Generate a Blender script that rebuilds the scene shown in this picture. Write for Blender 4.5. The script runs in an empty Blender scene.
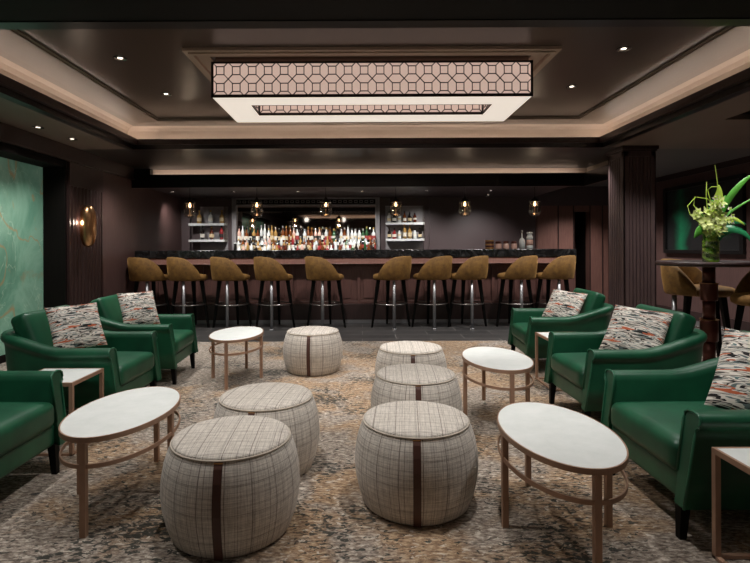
import bpy, bmesh, math, random
from mathutils import Vector, Matrix
random.seed(7)
PI = math.pi
sc = bpy.context.scene
C = sc.collection
EYE = 1.21
# ------------------------------------------------------------------ camera
cam_d = bpy.data.cameras.new('camera')
cam = bpy.data.objects.new('camera', cam_d); C.objects.link(cam)
cam.location = (0, 0, EYE)
cam.rotation_euler = (PI/2, 0.0045, 0)
cam_d.sensor_width = 36; cam_d.lens = 24
cam_d.shift_x = 0.01733; cam_d.shift_y = -0.046
cam_d.clip_start = 0.05
sc.camera = cam
# ------------------------------------------------------------------ world, exposure
w = bpy.data.worlds.new('world'); sc.world = w; w.use_nodes = True
w.node_tree.nodes['Background'].inputs[0].default_value = (0.9, 0.8, 0.75, 1)
w.node_tree.nodes['Background'].inputs[1].default_value = 0.02
vs = sc.view_settings
vs.view_transform = 'Standard'; vs.look = 'None'; vs.gamma = 1; vs.use_curve_mapping = False
vs.exposure = 0.12
E_DOWN = 90      # downlights in the tray
E_NEAR = 72      # unseen spots added in the low ceiling, viewer's end
E_DRUM = 1.05    # drum diffuser
E_COVE = 16
E_BAR = 110
E_ROOM = 4

def lamp(name, kind, loc, energy, color=(1, .965, .935), rot=(0, 0, 0), size=.05, angle=100, blend=.6, parent=None, sy=None):
    d = bpy.data.lights.new(name, kind); d.energy = energy; d.color = color
    if kind == 'SPOT':
        d.spot_size = math.radians(angle); d.spot_blend = blend; d.shadow_soft_size = size
    elif kind == 'AREA':
        d.size = size
        if sy: d.shape = 'RECTANGLE'; d.size_y = sy
    else: d.shadow_soft_size = size
    o = bpy.data.objects.new(name, d); C.objects.link(o); o.location = loc; o.rotation_euler = rot
    if parent: o.parent = parent
    return o
# unseen fill spots added behind the viewer, without fittings
for x in (-2.4, -.8, .9, 2.6):
    lamp('room_fill', 'SPOT', (x, -.9, 2.40), E_ROOM, (1, .93, .86), (math.radians(32), 0, 0), .10, angle=130, blend=1)

# ------------------------------------------------------------------ materials
def hexc(s):
    s = s.lstrip('#'); v = [int(s[i:i+2], 16)/255 for i in (0, 2, 4)]
    return tuple((c/12.92 if c <= .04045 else ((c+.055)/1.055)**2.4) for c in v) + (1,)
class NT:
    def __init__(s, name):
        s.m = bpy.data.materials.new(name); s.m.use_nodes = True
        s.t = s.m.node_tree; s.b = s.t.nodes['Principled BSDF']; s.out = s.t.nodes['Material Output']
    def n(s, typ, **kw):
        nd = s.t.nodes.new(typ)
        for k, v in kw.items():
            if k in nd.inputs: nd.inputs[k].default_value = v
            else: setattr(nd, k, v)
        return nd
    def l(s, a, b): s.t.links.new(a, b)
    def coord(s, out='Object', scale=(1, 1, 1), rot=(0, 0, 0)):
        tc = s.n('ShaderNodeTexCoord'); mp = s.n('ShaderNodeMapping'); mp.inputs['Scale'].default_value = scale
        mp.inputs['Rotation'].default_value = rot
        s.l(tc.outputs[out], mp.inputs[0]); return mp.outputs[0]
    def noise(s, vec, scale, detail=4, rough=.55, dist=0):
        nd = s.n('ShaderNodeTexNoise'); nd.inputs['Scale'].default_value = scale; nd.inputs['Detail'].default_value = detail
        nd.inputs['Roughness'].default_value = rough; nd.inputs['Distortion'].default_value = dist
        s.l(vec, nd.inputs['Vector']); return nd.outputs['Fac']
    def ramp(s, fac, stops, interp='LINEAR'):
        r = s.n('ShaderNodeValToRGB'); cr = r.color_ramp; cr.interpolation = interp
        while len(cr.elements) < len(stops): cr.elements.new(.5)
        for e, (p, c) in zip(cr.elements, stops):
            e.position = p; e.color = c if not isinstance(c, (int, float)) else (c, c, c, 1)
        s.l(fac, r.inputs[0]); return r.outputs[0]
    def mix(s, f, a, b, mode='MIX'):
        m = s.n('ShaderNodeMix'); m.data_type = 'RGBA'; m.blend_type = mode
        for sock, v in ((m.inputs[0], f), (m.inputs[6], a), (m.inputs[7], b)):
            if hasattr(v, 'links') or isinstance(v, bpy.types.NodeSocket): s.l(v, sock)
            else: sock.default_value = v
        return m.outputs[2]
    def math(s, op, a, b=None):
        m = s.n('ShaderNodeMath'); m.operation = op
        for sock, v in ((m.inputs[0], a), (m.inputs[1], b)):
            if v is None: continue
            if isinstance(v, bpy.types.NodeSocket): s.l(v, sock)
            else: sock.default_value = v
        return m.outputs[0]
    def bump(s, h, strength=.2, dist=.01):
        b = s.n('ShaderNodeBump'); b.inputs['Strength'].default_value = strength; b.inputs['Distance'].default_value = dist
        s.l(h, b.inputs['Height']); s.l(b.outputs[0], s.b.inputs['Normal'])
    def base(s, c):
        if isinstance(c, bpy.types.NodeSocket): s.l(c, s.b.inputs['Base Color'])
        else: s.b.inputs['Base Color'].default_value = c
        return s
    def set(s, **kw):
        for k, v in kw.items(): s.b.inputs[k.replace('_', ' ')].default_value = v
        return s
M = {}
def simple(key, col, rough=.5, metal=0, noise_amt=.12, nscale=12, emit=None, **kw):
    t = NT(key); c = hexc(col) if isinstance(col, str) else col
    v = t.coord()
    f = t.noise(v, nscale)
    dk = tuple(x*(1-noise_amt) for x in c[:3])+(1,); lt = tuple(min(1, x*(1+noise_amt)) for x in c[:3])+(1,)
    t.base(t.ramp(f, [(.3, dk), (.7, lt)]))
    t.set(Roughness=rough, Metallic=metal, **kw)
    if emit:
        t.set(Emission_Color=hexc(emit[0]), Emission_Strength=emit[1])
    M[key] = t.m; return t
def wood(key, c1, c2, rough=.4, scale=(9, 9, .7), spec=.5):
    t = NT(key); v = t.coord(scale=scale)
    f = t.noise(v, 6, 6, .65, .3)
    t.base(t.ramp(f, [(.3, hexc(c1)), (.7, hexc(c2))])); t.set(Roughness=rough, Specular_IOR_Level=spec)
    t.bump(f, .05, .004); M[key] = t.m
wood('plum_wood', '#4a3634', '#5c4541', .42)
wood('plum_panel', '#684842', '#7e5a50', .42)
wood('dark_wood', '#2b1e1d', '#3a2826', .36)
wood('black_wood', '#0c0908', '#15100e', .7, spec=.12)
wood('column_wood', '#47383a', '#574643', .42)
wood('rail_wood', '#8a655c', '#a37a6f', .35)
wood('red_wood', '#553b37', '#684842', .35)
simple('ebony', '#080706', .6, Specular_IOR_Level=.15)
simple('lacquer_black', '#0a0808', .28)
simple('beige_paint', '#a99686', .6, noise_amt=.03, nscale=2)
simple('band_shade_trim_paint', '#75685d', .5, noise_amt=.03, nscale=2)  # darker beige: fading cove light painted on the band; also moulding colour
simple('low_ceiling', '#7a6a60', .38, noise_amt=.06, nscale=2)
simple('grey_ceiling', '#6a6664', .45, noise_amt=.06, nscale=2)
simple('dark_ceiling', '#332d2b', .4, noise_amt=.05, nscale=2)
simple('high_ceiling', '#483c35', .28, noise_amt=.08, nscale=1.5)
simple('plum_wall', '#4b3e3f', .5, noise_amt=.05, nscale=3)
simple('white_shelf', '#c9cccb', .35)
simple('niche_grey', '#8a8688', .5)
simple('silver', '#9a9a9c', .42, .8, .05)
simple('steel', '#a39d98', .25, .9, .05)
simple('brass', '#d3a476', .28, 1, .05)
simple('rose_gold', '#ab8871', .42, .2, .08)
simple('strap_leather', '#4a2c22', .5)
simple('copper', '#5b3128', .33, .5)
simple('lamp_glow', '#ffffff', .5, emit=('#fff0dd', 4))
simple('bulb_glow', '#ffffff', .5, emit=('#ffc890', 6))
simple('cove_glow', '#ffffff', .5, emit=('#ffeee0', E_COVE))
simple('diffuser', '#d8d2c8', .6, noise_amt=.02, emit=('#fff2e4', E_DRUM*.6))
simple('drum_fabric', '#c9b3a6', .7, noise_amt=.06, nscale=60, emit=('#ffdccb', .46))
simple('lattice', '#1a1210', .4)
simple('picture_black', '#0d0c0c', .4)
simple('gold_item', '#b98a55', .35, .6)
simple('leaf_green', '#5aa83c', .45, noise_amt=.35, nscale=9)
simple('leaf_lime', '#b3cf4c', .45, noise_amt=.25, nscale=9)
simple('leaf_deep', '#2f8d5a', .4, noise_amt=.3, nscale=9)
simple('orchid', '#d3de8c', .5, noise_amt=.25, nscale=40)
simple('orchid_white', '#e6dfd2', .5, noise_amt=.1, nscale=40)
# green leather
t = NT('green_leather'); v = t.coord(); f = t.noise(v, 5, 5); f2 = t.noise(v, 160, 3)
t.base(t.ramp(f, [(.3, hexc('#144630')), (.7, hexc('#1e5f41'))])); t.set(Roughness=.42, Specular_IOR_Level=.45); t.bump(f2, .12, .002); M['green_leather'] = t.m
simple('green_piping', '#246045', .4)
# gold velvet
t = NT('gold_velvet'); v = t.coord(); f = t.noise(v, 14, 6, .7)
t.base(t.ramp(f, [(.3, hexc('#583d19')), (.7, hexc('#8a642c'))])); t.set(Roughness=.8, Sheen_Weight=.5, Sheen_Roughness=.35); t.b.inputs['Sheen Tint'].default_value = hexc('#d8a860')
t.bump(f, .2, .01); M['gold_velvet'] = t.m
# white stone tops
t = NT('white_stone'); v = t.coord(); f = t.noise(v, 7, 8, .7)
t.base(t.ramp(f, [(.3, hexc('#dde2de')), (.7, hexc('#eef1ee'))])); t.set(Roughness=.4); M['white_stone'] = t.m
# black marble
t = NT('black_marble'); v = t.coord(); f = t.noise(v, 5, 10, .75, 2)
t.base(t.ramp(f, [(.45, hexc('#131313')), (.6, hexc('#2c2c2d')), (.64, hexc('#565452')), (.68, hexc('#1b1b1b'))])); t.set(Roughness=.22); M['black_marble'] = t.m
# tweed for pouffes (uv in metres)
t = NT('plaid_tweed')
tc = t.n('ShaderNodeTexCoord'); sep = t.n('ShaderNodeSeparateXYZ')
warp = t.n('ShaderNodeMapping'); t.l(tc.outputs['UV'], warp.inputs[0]); t.l(warp.outputs[0], sep.inputs[0])
def line_set(axis, period, wd, phase, jit):
    a = sep.outputs[axis]
    wob = t.math('MULTIPLY', t.noise(tc.outputs['UV'], 7, 2), jit)
    p = t.math('FRACT', t.math('DIVIDE', t.math('ADD', t.math('ADD', a, phase), wob), period))
    return t.math('LESS_THAN', p, wd)
thread_u = t.n('ShaderNodeMapping'); thread_u.inputs['Scale'].default_value = (500, 30, 1); t.l(tc.outputs['UV'], thread_u.inputs[0])
thread_v = t.n('ShaderNodeMapping'); thread_v.inputs['Scale'].default_value = (30, 500, 1); t.l(tc.outputs['UV'], thread_v.inputs[0])
nu = t.noise(thread_u.outputs[0], .35, 3, .8); nv = t.noise(thread_v.outputs[0], .35, 3, .8)
wv = t.math('ADD', nu, nv)
basec = t.ramp(t.math('MULTIPLY', wv, .5), [(.36, hexc('#a79e94')), (.5, hexc('#ccc4b9')), (.64, hexc('#e8e0d5'))])
tot = None
for ax, per, wd, ph, k in ((0, .103, .04, 0, .75), (0, .064, .045, .02, .5), (0, .0235, .11, .01, .3), (1, .11, .03, .03, .5), (1, .037, .07, .0, .35), (1, .019, .12, .01, .25)):
    m_ = t.math('MULTIPLY', line_set(ax, per, wd, ph, .004), k)
    tot = m_ if tot is None else t.math('ADD', tot, m_)
brk = t.math('MULTIPLY', t.math('MINIMUM', tot, .75), t.math('ADD', t.math('MULTIPLY', t.noise(tc.outputs['UV'], 45, 2), .9), .45))
t.base(t.mix(brk, basec, hexc('#54473e'))); t.set(Roughness=.9, Sheen_Weight=.15); t.bump(wv, .35, .004); M['plaid_tweed'] = t.m
# woven cushion (uv)
t = NT('woven_stripe')
tc = t.n('ShaderNodeTexCoord'); mp = t.n('ShaderNodeMapping'); mp.inputs['Scale'].default_value = (1.4, 10, 1); t.l(tc.outputs['UV'], mp.inputs[0])
mp2 = t.n('ShaderNodeMapping'); mp2.inputs['Scale'].default_value = (1.5, 9.5, 1); mp2.inputs['Location'].default_value = (7, 3, 0); t.l(tc.outputs['UV'], mp2.inputs[0])
f = t.noise(mp.outputs[0], 1.7, 2, .5, .6)
c1 = t.ramp(f, [(0, hexc('#14110f')), (.37, hexc('#5f6d6c')), (.41, hexc('#ded7cc')), (.47, hexc('#1c1918')), (.51, hexc('#b9b0a4')), (.545, hexc('#ece6dc')), (.60, hexc('#637a79')), (.64, hexc('#e6dfd5'))], 'CONSTANT')
g = t.noise(mp2.outputs[0], 1.1, 1, .5, .6)
c2 = t.mix(t.ramp(g, [(0, 0), (.61, 1), (.655, 0)], 'CONSTANT'), c1, hexc('#c0613b'))
t.base(c2); t.set(Roughness=.85); t.bump(f, .3, .004); M['woven_stripe'] = t.m
# carpet
t = NT('carpet_pile')
vw = t.coord()
fine = t.noise(t.coord(scale=(1, 2.4, 1)), 28, 5, .7)
big = t.noise(vw, .9, 3, .5); mid = t.noise(vw, 2.8, 3, .6, .5); reg = t.noise(vw, 1.7, 4, .6)
c = t.ramp(fine, [(.34, hexc('#40372f')), (.44, hexc('#73675d')), (.52, hexc('#968a7e')), (.63, hexc('#c4bbae'))])
tan = t.ramp(fine, [(.34, hexc('#4b3626')), (.44, hexc('#83654a')), (.54, hexc('#a68866')), (.66, hexc('#c6ae8c'))])
sp = t.n('ShaderNodeSeparateXYZ'); t.l(vw, sp.inputs[0])
cx_ = t.math('MULTIPLY', t.math('ABSOLUTE', t.math('SUBTRACT', sp.outputs[0], .45)), -.045)
c = t.mix(t.ramp(t.math('ADD', t.math('MULTIPLY', t.math('ADD', big, mid), .5), cx_), [(.42, .05), (.50, .85)]), c, tan)
lt = t.noise(t.coord(scale=(1, 2.1, 1), rot=(0, 0, .12)), 25, 3, .6, .7)
c = t.mix(t.ramp(lt, [(.60, 0), (.635, .8)]), c, hexc('#d2c8b9'))
flk = t.noise(t.coord(scale=(1, 1.9, 1), rot=(0, 0, -.1)), 25, 3, .6, .8)
thr = t.math('ADD', t.math('MULTIPLY', flk, .85), t.math('MULTIPLY', reg, .72))
c = t.mix(t.ramp(thr, [(.5, 0), (.858, 0), (.88, .92), (1, .92)]), c, hexc('#20241e'))
t.base(c); t.set(Roughness=.95, Sheen_Weight=.1); t.bump(fine, .6, .008); M['carpet_pile'] = t.m
# slate floor tiles
t = NT('slate_tile'); v = t.coord()
br = t.n('ShaderNodeTexBrick'); t.l(v, br.inputs['Vector']); br.inputs['Scale'].default_value = 1
br.inputs['Brick Width'].default_value = .9; br.inputs['Row Height'].default_value = .3; br.inputs['Mortar Size'].default_value = .006
br.inputs['Color1'].default_value = hexc('#343434'); br.inputs['Color2'].default_value = hexc('#4c4a49'); br.inputs['Mortar'].default_value = hexc('#8a8682')
f = t.noise(v, 6, 8, .7)
t.base(t.mix(.35, br.outputs['Color'], t.ramp(f, [(.35, hexc('#2b2a2a')), (.7, hexc('#555250'))]))); t.set(Roughness=.36); t.bump(f, .1, .004); M['slate_tile'] = t.m
# green onyx
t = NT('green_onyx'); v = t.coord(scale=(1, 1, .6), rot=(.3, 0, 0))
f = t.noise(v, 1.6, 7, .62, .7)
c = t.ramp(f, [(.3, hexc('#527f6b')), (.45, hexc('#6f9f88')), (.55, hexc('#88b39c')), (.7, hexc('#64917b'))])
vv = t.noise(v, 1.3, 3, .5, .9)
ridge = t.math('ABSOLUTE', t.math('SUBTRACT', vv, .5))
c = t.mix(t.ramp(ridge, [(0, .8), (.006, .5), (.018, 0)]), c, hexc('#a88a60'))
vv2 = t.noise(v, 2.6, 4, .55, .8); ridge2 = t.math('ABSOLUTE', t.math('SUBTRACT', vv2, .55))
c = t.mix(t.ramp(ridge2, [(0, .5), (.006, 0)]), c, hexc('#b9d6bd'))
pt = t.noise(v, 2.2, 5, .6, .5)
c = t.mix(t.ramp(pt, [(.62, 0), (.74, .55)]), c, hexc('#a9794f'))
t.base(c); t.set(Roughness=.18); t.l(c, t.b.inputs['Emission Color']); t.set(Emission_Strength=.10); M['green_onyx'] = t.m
# picture
t = NT('abstract_painting'); v = t.coord(); f = t.noise(v, 3.2, 5, .6, .6)
sp = t.n('ShaderNodeSeparateXYZ'); t.l(v, sp.inputs[0])
d = t.math('ABSOLUTE', t.math('SUBTRACT', sp.outputs[1], .48)); d = t.math('ADD', d, t.math('MULTIPLY', t.math('ABSOLUTE', sp.outputs[2]), .12))
d = t.math('ADD', d, t.math('MULTIPLY', t.math('SUBTRACT', f, .5), .45))
d2 = t.math('ADD', t.math('ABSOLUTE', t.math('ADD', sp.outputs[1], .35)), t.math('MULTIPLY', t.math('SUBTRACT', f, .5), 1.2))
c = t.ramp(d, [(.0, hexc('#176b47')), (.12, hexc('#125037')), (.24, hexc('#151e1b')), (.4, hexc('#1c1c1d'))])
c = t.mix(t.ramp(d2, [(0, .7), (.16, 0)]), c, hexc('#0f4a30'))
t.base(c); t.set(Roughness=.5); M['abstract_painting'] = t.m
# mirror
simple('mirror', '#d6d0cb', .03, 1, 0)
# thin glass
def glass(key, tint='#ffffff', gl=.18, glc='#ffffff'):
    t = NT(key); t.t.nodes.remove(t.b)
    tr = t.n('ShaderNodeBsdfTransparent'); tr.inputs[0].default_value = hexc(tint)
    gs = t.n('ShaderNodeBsdfGlossy'); gs.inputs['Roughness'].default_value = .08; gs.inputs[0].default_value = hexc(glc)
    lw = t.n('ShaderNodeLayerWeight'); lw.inputs[0].default_value = .35
    mx = t.n('ShaderNodeMixShader')
    fac = t.math('ADD', t.math('MULTIPLY', lw.outputs['Facing'], .45), gl)
    t.l(fac, mx.inputs[0]); t.l(tr.outputs[0], mx.inputs[1]); t.l(gs.outputs[0], mx.inputs[2]); t.l(mx.outputs[0], t.out.inputs[0]); M[key] = t.m
glass('clear_glass', '#f0ece6', .05)
glass('vase_glass', '#dff0d0', .12)

# ------------------------------------------------------------------ geometry helpers
class MB:
    def __init__(s): s.v = []; s.f = []; s.m = []; s.sm = []; s.uv = {}
    def add(s, vs, fs, mi=0, smooth=False, uvs=None):
        o = len(s.v); s.v += [tuple(p) for p in vs]
        for k, f in enumerate(fs):
            if uvs: s.uv[len(s.f)] = uvs[k]
            s.f.append([i+o for i in f]); s.m.append(mi); s.sm.append(smooth)
        return s
    def box(s, x0, x1, y0, y1, z0, z1, mi=0):
        vs = [(x, y, z) for x in (x0, x1) for y in (y0, y1) for z in (z0, z1)]
        return s.add(vs, [(0, 1, 3, 2), (4, 6, 7, 5), (0, 4, 5, 1), (2, 3, 7, 6), (0, 2, 6, 4), (1, 5, 7, 3)], mi)
    def frustum(s, c0, c1, s0, s1, z0, z1, mi=0, rot=0):
        vs = []
        for (cx, cy), h, z in ((c0, s0, z0), (c1, s1, z1)):
            for a, b in ((-1, -1), (1, -1), (1, 1), (-1, 1)):
                x, y = a*h[0], b*h[1]
                vs.append((cx+x*math.cos(rot)-y*math.sin(rot), cy+x*math.sin(rot)+y*math.cos(rot), z))
        return s.add(vs, [(3, 2, 1, 0), (4, 5, 6, 7), (0, 1, 5, 4), (1, 2, 6, 5), (2, 3, 7, 6), (3, 0, 4, 7)], mi)
    def lathe(s, prof, cx=0, cy=0, n=32, mi=0, cap0=True, cap1=True, sx=1, sy=1, smooth=True):
        vs = []; fs = []
        for r, z in prof:
            for k in range(n):
                a = 2*PI*k/n; vs.append((cx+r*sx*math.cos(a), cy+r*sy*math.sin(a), z))
        for j in range(len(prof)-1):
            for k in range(n):
                k2 = (k+1) % n; fs.append((j*n+k, j*n+k2, (j+1)*n+k2, (j+1)*n+k))
        s.add(vs, fs, mi, smooth)
        o = len(s.v)-len(vs)
        if cap0: s.f.append([o+k for k in range(n)][::-1]); s.m.append(mi); s.sm.append(False)
        if cap1: s.f.append([o+(len(prof)-1)*n+k for k in range(n)]); s.m.append(mi); s.sm.append(False)
        return s
    def tube(s, pts, r, n=8, mi=0, closed=False, flat=1.0):
        pts = [Vector(p) for p in pts]; N = len(pts); rs = r if isinstance(r, (list, tuple)) else [r]*N
        vs = []; up0 = Vector((0, 0, 1))
        for i, p in enumerate(pts):
            if closed: d = pts[(i+1) % N]-pts[i-1]
            else: d = pts[min(i+1, N-1)]-pts[max(i-1, 0)]
            d = d.normalized() if d.length > 1e-9 else Vector((0, 0, 1))
            up = up0 if abs(d.z) < .95 else Vector((0, 1, 0))
            a = d.cross(up).normalized(); b = a.cross(d).normalized()
            for k in range(n):
                t_ = 2*PI*k/n; vs.append(p+(a*math.cos(t_)+b*math.sin(t_)*flat)*rs[i])
        fs = []
        for i in range(N if closed else N-1):
            j = (i+1) % N
            for k in range(n):
                k2 = (k+1) % n; fs.append((i*n+k, i*n+k2, j*n+k2, j*n+k))
        if not closed: fs += [tuple(range(n))[::-1], tuple((N-1)*n+k for k in range(n))]
        return s.add(vs, fs, mi, True)
    def soft(s, cx, cy, cz, dx, dy, dz, r, puff=0, n=10, mi=0, xf=None, pinch=0, uv=False):
        """rounded, slightly crowned cushion block: centre, full sizes, corner radius"""
        hx, hy, hz = dx/2, dy/2, dz/2; vs = []; fs = []; uvs = []; idx = {}
        def vert(i, j, k):
            key = (i, j, k)
            if key in idx: return idx[key]
            u = [math.sin((2*q/n-1)*PI/2)*.55+(2*q/n-1)*.45 for q in (i, j, k)]
            p = Vector((u[0]*hx, u[1]*hy, u[2]*hz))
            rr = min(r, hx, hy, hz)
            c = Vector((max(-hx+rr, min(hx-rr, p.x)), max(-hy+rr, min(hy-rr, p.y)), max(-hz+rr, min(hz-rr, p.z))))
            d = p-c
            if d.length > 1e-9: p = c+d.normalized()*rr
            if puff:
                p.z += puff*(1-u[0]**2)*(1-u[1]**2)*(1 if u[2] > 0 else -1)*abs(u[2])
            if pinch:
                e = 1-pinch*((abs(u[0])**4+abs(u[1])**4)/2)
                p.z *= e
                q = 1-.05*(1-u[1]**2)*abs(u[0])**2; p.x *= q
                q = 1-.05*(1-u[0]**2)*abs(u[1])**2; p.y *= q
            if xf: p = xf @ p
            idx[key] = len(vs); vs.append((p.x+cx, p.y+cy, p.z+cz)); return idx[key]
        for a in range(n):
            for b in range(n):
                for side in (0, n):
                    for ax in range(3):
                        def g(p, q): return vert(*((side, p, q) if ax == 0 else (q, side, p) if ax == 1 else (p, q, side)))
                        f = (g(a, b), g(a+1, b), g(a+1, b+1), g(a, b+1))
                        if side == 0: f = f[::-1]
                        fs.append(f)
                        if uv:
                            q = [(a/n, b/n), ((a+1)/n, b/n), ((a+1)/n, (b+1)/n), (a/n, (b+1)/n)]
                            uvs.append(q[::-1] if side == 0 else q)
        return s.add(vs, fs, mi, True, uvs if uv else None)
    def sweep(s, path, section, mi=0, smooth=True, caps=True, closed=False):
        """path: list of (x,y,nx,ny,param); section(param, i) -> list of (offset, z)"""
        secs = []
        for i, (x, y, nx, ny, q) in enumerate(path):
            secs.append([(x+nx*o+dx, y+ny*o, z) for (o, z, dx) in section(q, i)])
        m = len(secs[0]); vs = [p for sct in secs for p in sct]; fs = []; N = len(path)
        for i in range(N if closed else N-1):
            j = (i+1) % N
            for k in range(m):
                k2 = (k+1) % m; fs.append((i*m+k, j*m+k, j*m+k2, i*m+k2))
        s.add(vs, fs, mi, smooth)
        if caps and not closed:
            s.add(secs[0], [tuple(range(m))], mi); s.add(secs[-1], [tuple(range(m))[::-1]], mi)
        return s
    def build(s, name, mats, parent=None, bevel=0, loc=None, rot=None, sub=0, fix=True):
        me = bpy.data.meshes.new(name); me.from_pydata(s.v, [], s.f)
        if not isinstance(mats, (list, tuple)): mats = [mats]
        for m in mats: me.materials.append(M[m])
        for p, mi, sm in zip(me.polygons, s.m, s.sm): p.material_index = mi; p.use_smooth = sm
        if s.uv:
            ul = me.uv_layers.new(name='UVMap')
            for pi_, q in s.uv.items():
                for li, uvv in zip(me.polygons[pi_].loop_indices, q): ul.data[li].uv = uvv
        if fix:
            bm = bmesh.new(); bm.from_mesh(me); bmesh.ops.recalc_face_normals(bm, faces=bm.faces); bm.to_mesh(me); bm.free()
        me.update()
        o = bpy.data.objects.new(name, me); C.objects.link(o)
        if bevel:
            b = o.modifiers.new('bevel', 'BEVEL'); b.width = bevel; b.segments = 2; b.limit_method = 'ANGLE'; b.angle_limit = math.radians(40)
        if sub:
            b = o.modifiers.new('subdivision', 'SUBSURF'); b.levels = sub; b.render_levels = sub
        if parent: o.parent = parent
        if loc: o.location = loc
        if rot: o.rotation_euler = rot
        return o
def tag(o, label, cat, group=None, kind=None):
    o['label'] = label; o['category'] = cat
    if group: o['group'] = group
    if kind: o['kind'] = kind
    return o
def empty(name, loc=(0, 0, 0), rz=0):
    o = bpy.data.objects.new(name, None); C.objects.link(o); o.location = loc; o.rotation_euler = (0, 0, rz)
    o.empty_display_size = .1
    return o
def struct(o, kind='structure'): o['kind'] = kind; return o
def copy_tree(o, parent=None):
    c = o.copy(); C.objects.link(c)
    if parent: c.parent = parent
    for ch in [x for x in o.children]: copy_tree(ch, c)
    return c
def place(proto, i, loc, rz, label, cat, group):
    o = proto if i == 0 else copy_tree(proto)
    o.location = loc; o.rotation_euler = (0, 0, rz); return tag(o, label, cat, group)
def B(name, mats, *boxes, parent=None, bevel=0, s=True):
    m = MB()
    for b in boxes: m.box(*b)
    o = m.build(name, mats, parent, bevel)
    if s: struct(o)
    return o
# ------------------------------------------------------------------ floor and walls
XL, XR = -3.56, 5.4
B('floor', 'slate_tile', (-4.2, 5.6, 6.42, 10.6, -.12, 0), (-4.2, 5.6, -3.2, 6.42, -.12, -.012))
cp = MB().box(-3.82, 5.4, -3.1, 6.42, -.012, 0).build('carpet', 'carpet_pile'); tag(cp, 'mottled beige and tan carpet with dark flecks under the lounge seating', 'carpet')
struct(cp)
B('wall_right', 'plum_wood', (XR, XR+.15, -3.2, 10.6, -.12, 3.0))
B('wall_back', 'plum_wall', (-4.2, 3.62, 10.42, 10.6, 0, 2.5))
B('wall_front', 'plum_wood', (-4.2, 5.6, -3.2, -3.05, -.12, 3.0))
B('wall_left', 'plum_wood', (-4.1, XL, 6.03, 7.9, 0, 2.7))
B('wall_left_niche', 'plum_wood', (-4.1, -3.84, -3.1, 6.03, -.012, 2.7))
B('wall_left_bar', 'plum_wood', (-4.1, -3.72, 7.9, 10.5, 0, 2.5))
B('wall_left_front', 'plum_wood', (-3.84, XL, -3.1, 1.4, -.012, 2.7))
B('trim_1', 'black_wood', (-3.84, XL-.002, 1.4, 6.03, 2.18, 2.45), (-3.84, -3.8, 1.4, 6.03, 0, .08), (-3.838, XL+.004, 5.99, 6.029, 0, 2.18), bevel=.004)
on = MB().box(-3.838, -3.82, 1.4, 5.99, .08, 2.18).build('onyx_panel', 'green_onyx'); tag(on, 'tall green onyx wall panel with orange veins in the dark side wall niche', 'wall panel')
# crown fascia above side walls
B('trim_2', 'dark_wood', (XL, XL+.03, 1.4, 7.74, 2.262, 2.452), (XL, XL+.05, 1.4, 7.74, 2.262, 2.28), bevel=.004)
B('trim_3', 'dark_wood', (XR-.03, XR, -3, 10.4, 2.36, 2.452))
B('baseboard_right', 'dark_wood', (XR-.02, XR, -3, 10.4, 0, .14))
B('baseboard_left', 'dark_wood', (XL, XL+.018, 6.84, 7.84, 0, .12))
# fluted pilaster on the side wall
pil = empty('fluted_pilaster', (XL, 6.43, 0))
MB().box(0, .02, -.395, .395, 0, 2.26).build('backing', 'dark_wood', pil)
MB().box(.02, .035, -.395, .395, 1.97, 2.258).box(.02, .03, -.395, -.36, 0, 1.97).box(.02, .03, .36, .395, 0, 1.97).build('header', 'dark_wood', pil, .003)
fl = MB()
for k in range(9):
    y = -.32+k*.08
    for sgn in (0,):
        pts = []
        vs = [(.02+.016*math.sin(PI*q/6), y-.036+.072*q/6, z) for z in (.0, 1.97) for q in range(7)]
        fl.add(vs, [(q, q+1, q+8, q+7) for q in range(6)], 0, True)
fl.build('fluting', 'dark_wood', pil, fix=False)
tag(pil, 'dark fluted wooden pilaster carrying the brass sconce', 'pilaster')
# ------------------------------------------------------------------ column
col = empty('fluted_column', (3.45, 6.40, 0))
MB().box(-.185, .185, -.185, .185, 0, 2.42).build('core', 'column_wood', col)
cs = MB()
for (a, b) in ((0, -1), (0, 1), (1, 0), (-1, 0)):
    def bx(u0, u1, z0, z1, d=.2, m=cs):
        if a == 0:
            y = sorted((b*.18, b*d)); m.box(u0, u1, y[0], y[1], z0, z1)
        else:
            x = sorted((a*.18, a*d)); m.box(x[0], x[1], u0, u1, z0, z1)
    bx(-.2, -.135, 0, 2.42); bx(.135, .2, 0, 2.42); bx(-.2, .2, 2.32, 2.42); bx(-.2, .2, 0, .14)
    for k in range(6): bx(-.13+k*.0448, -.13+k*.0448+.034, .14, 2.32, .197)
cs.build('fluting', 'column_wood', col, .004)
MB().box(-.225, .225, -.225, .225, 2.405, 2.45).box(-.212, .212, -.212, .212, 2.385, 2.405).build('capital', 'dark_wood', col, .004)
MB().box(-.21, .21, -.21, .21, 0, .12).build('plinth', 'dark_wood', col, .004)
tag(col, 'square dark brown column with vertical fluting between bar and painting', 'column')

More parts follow.
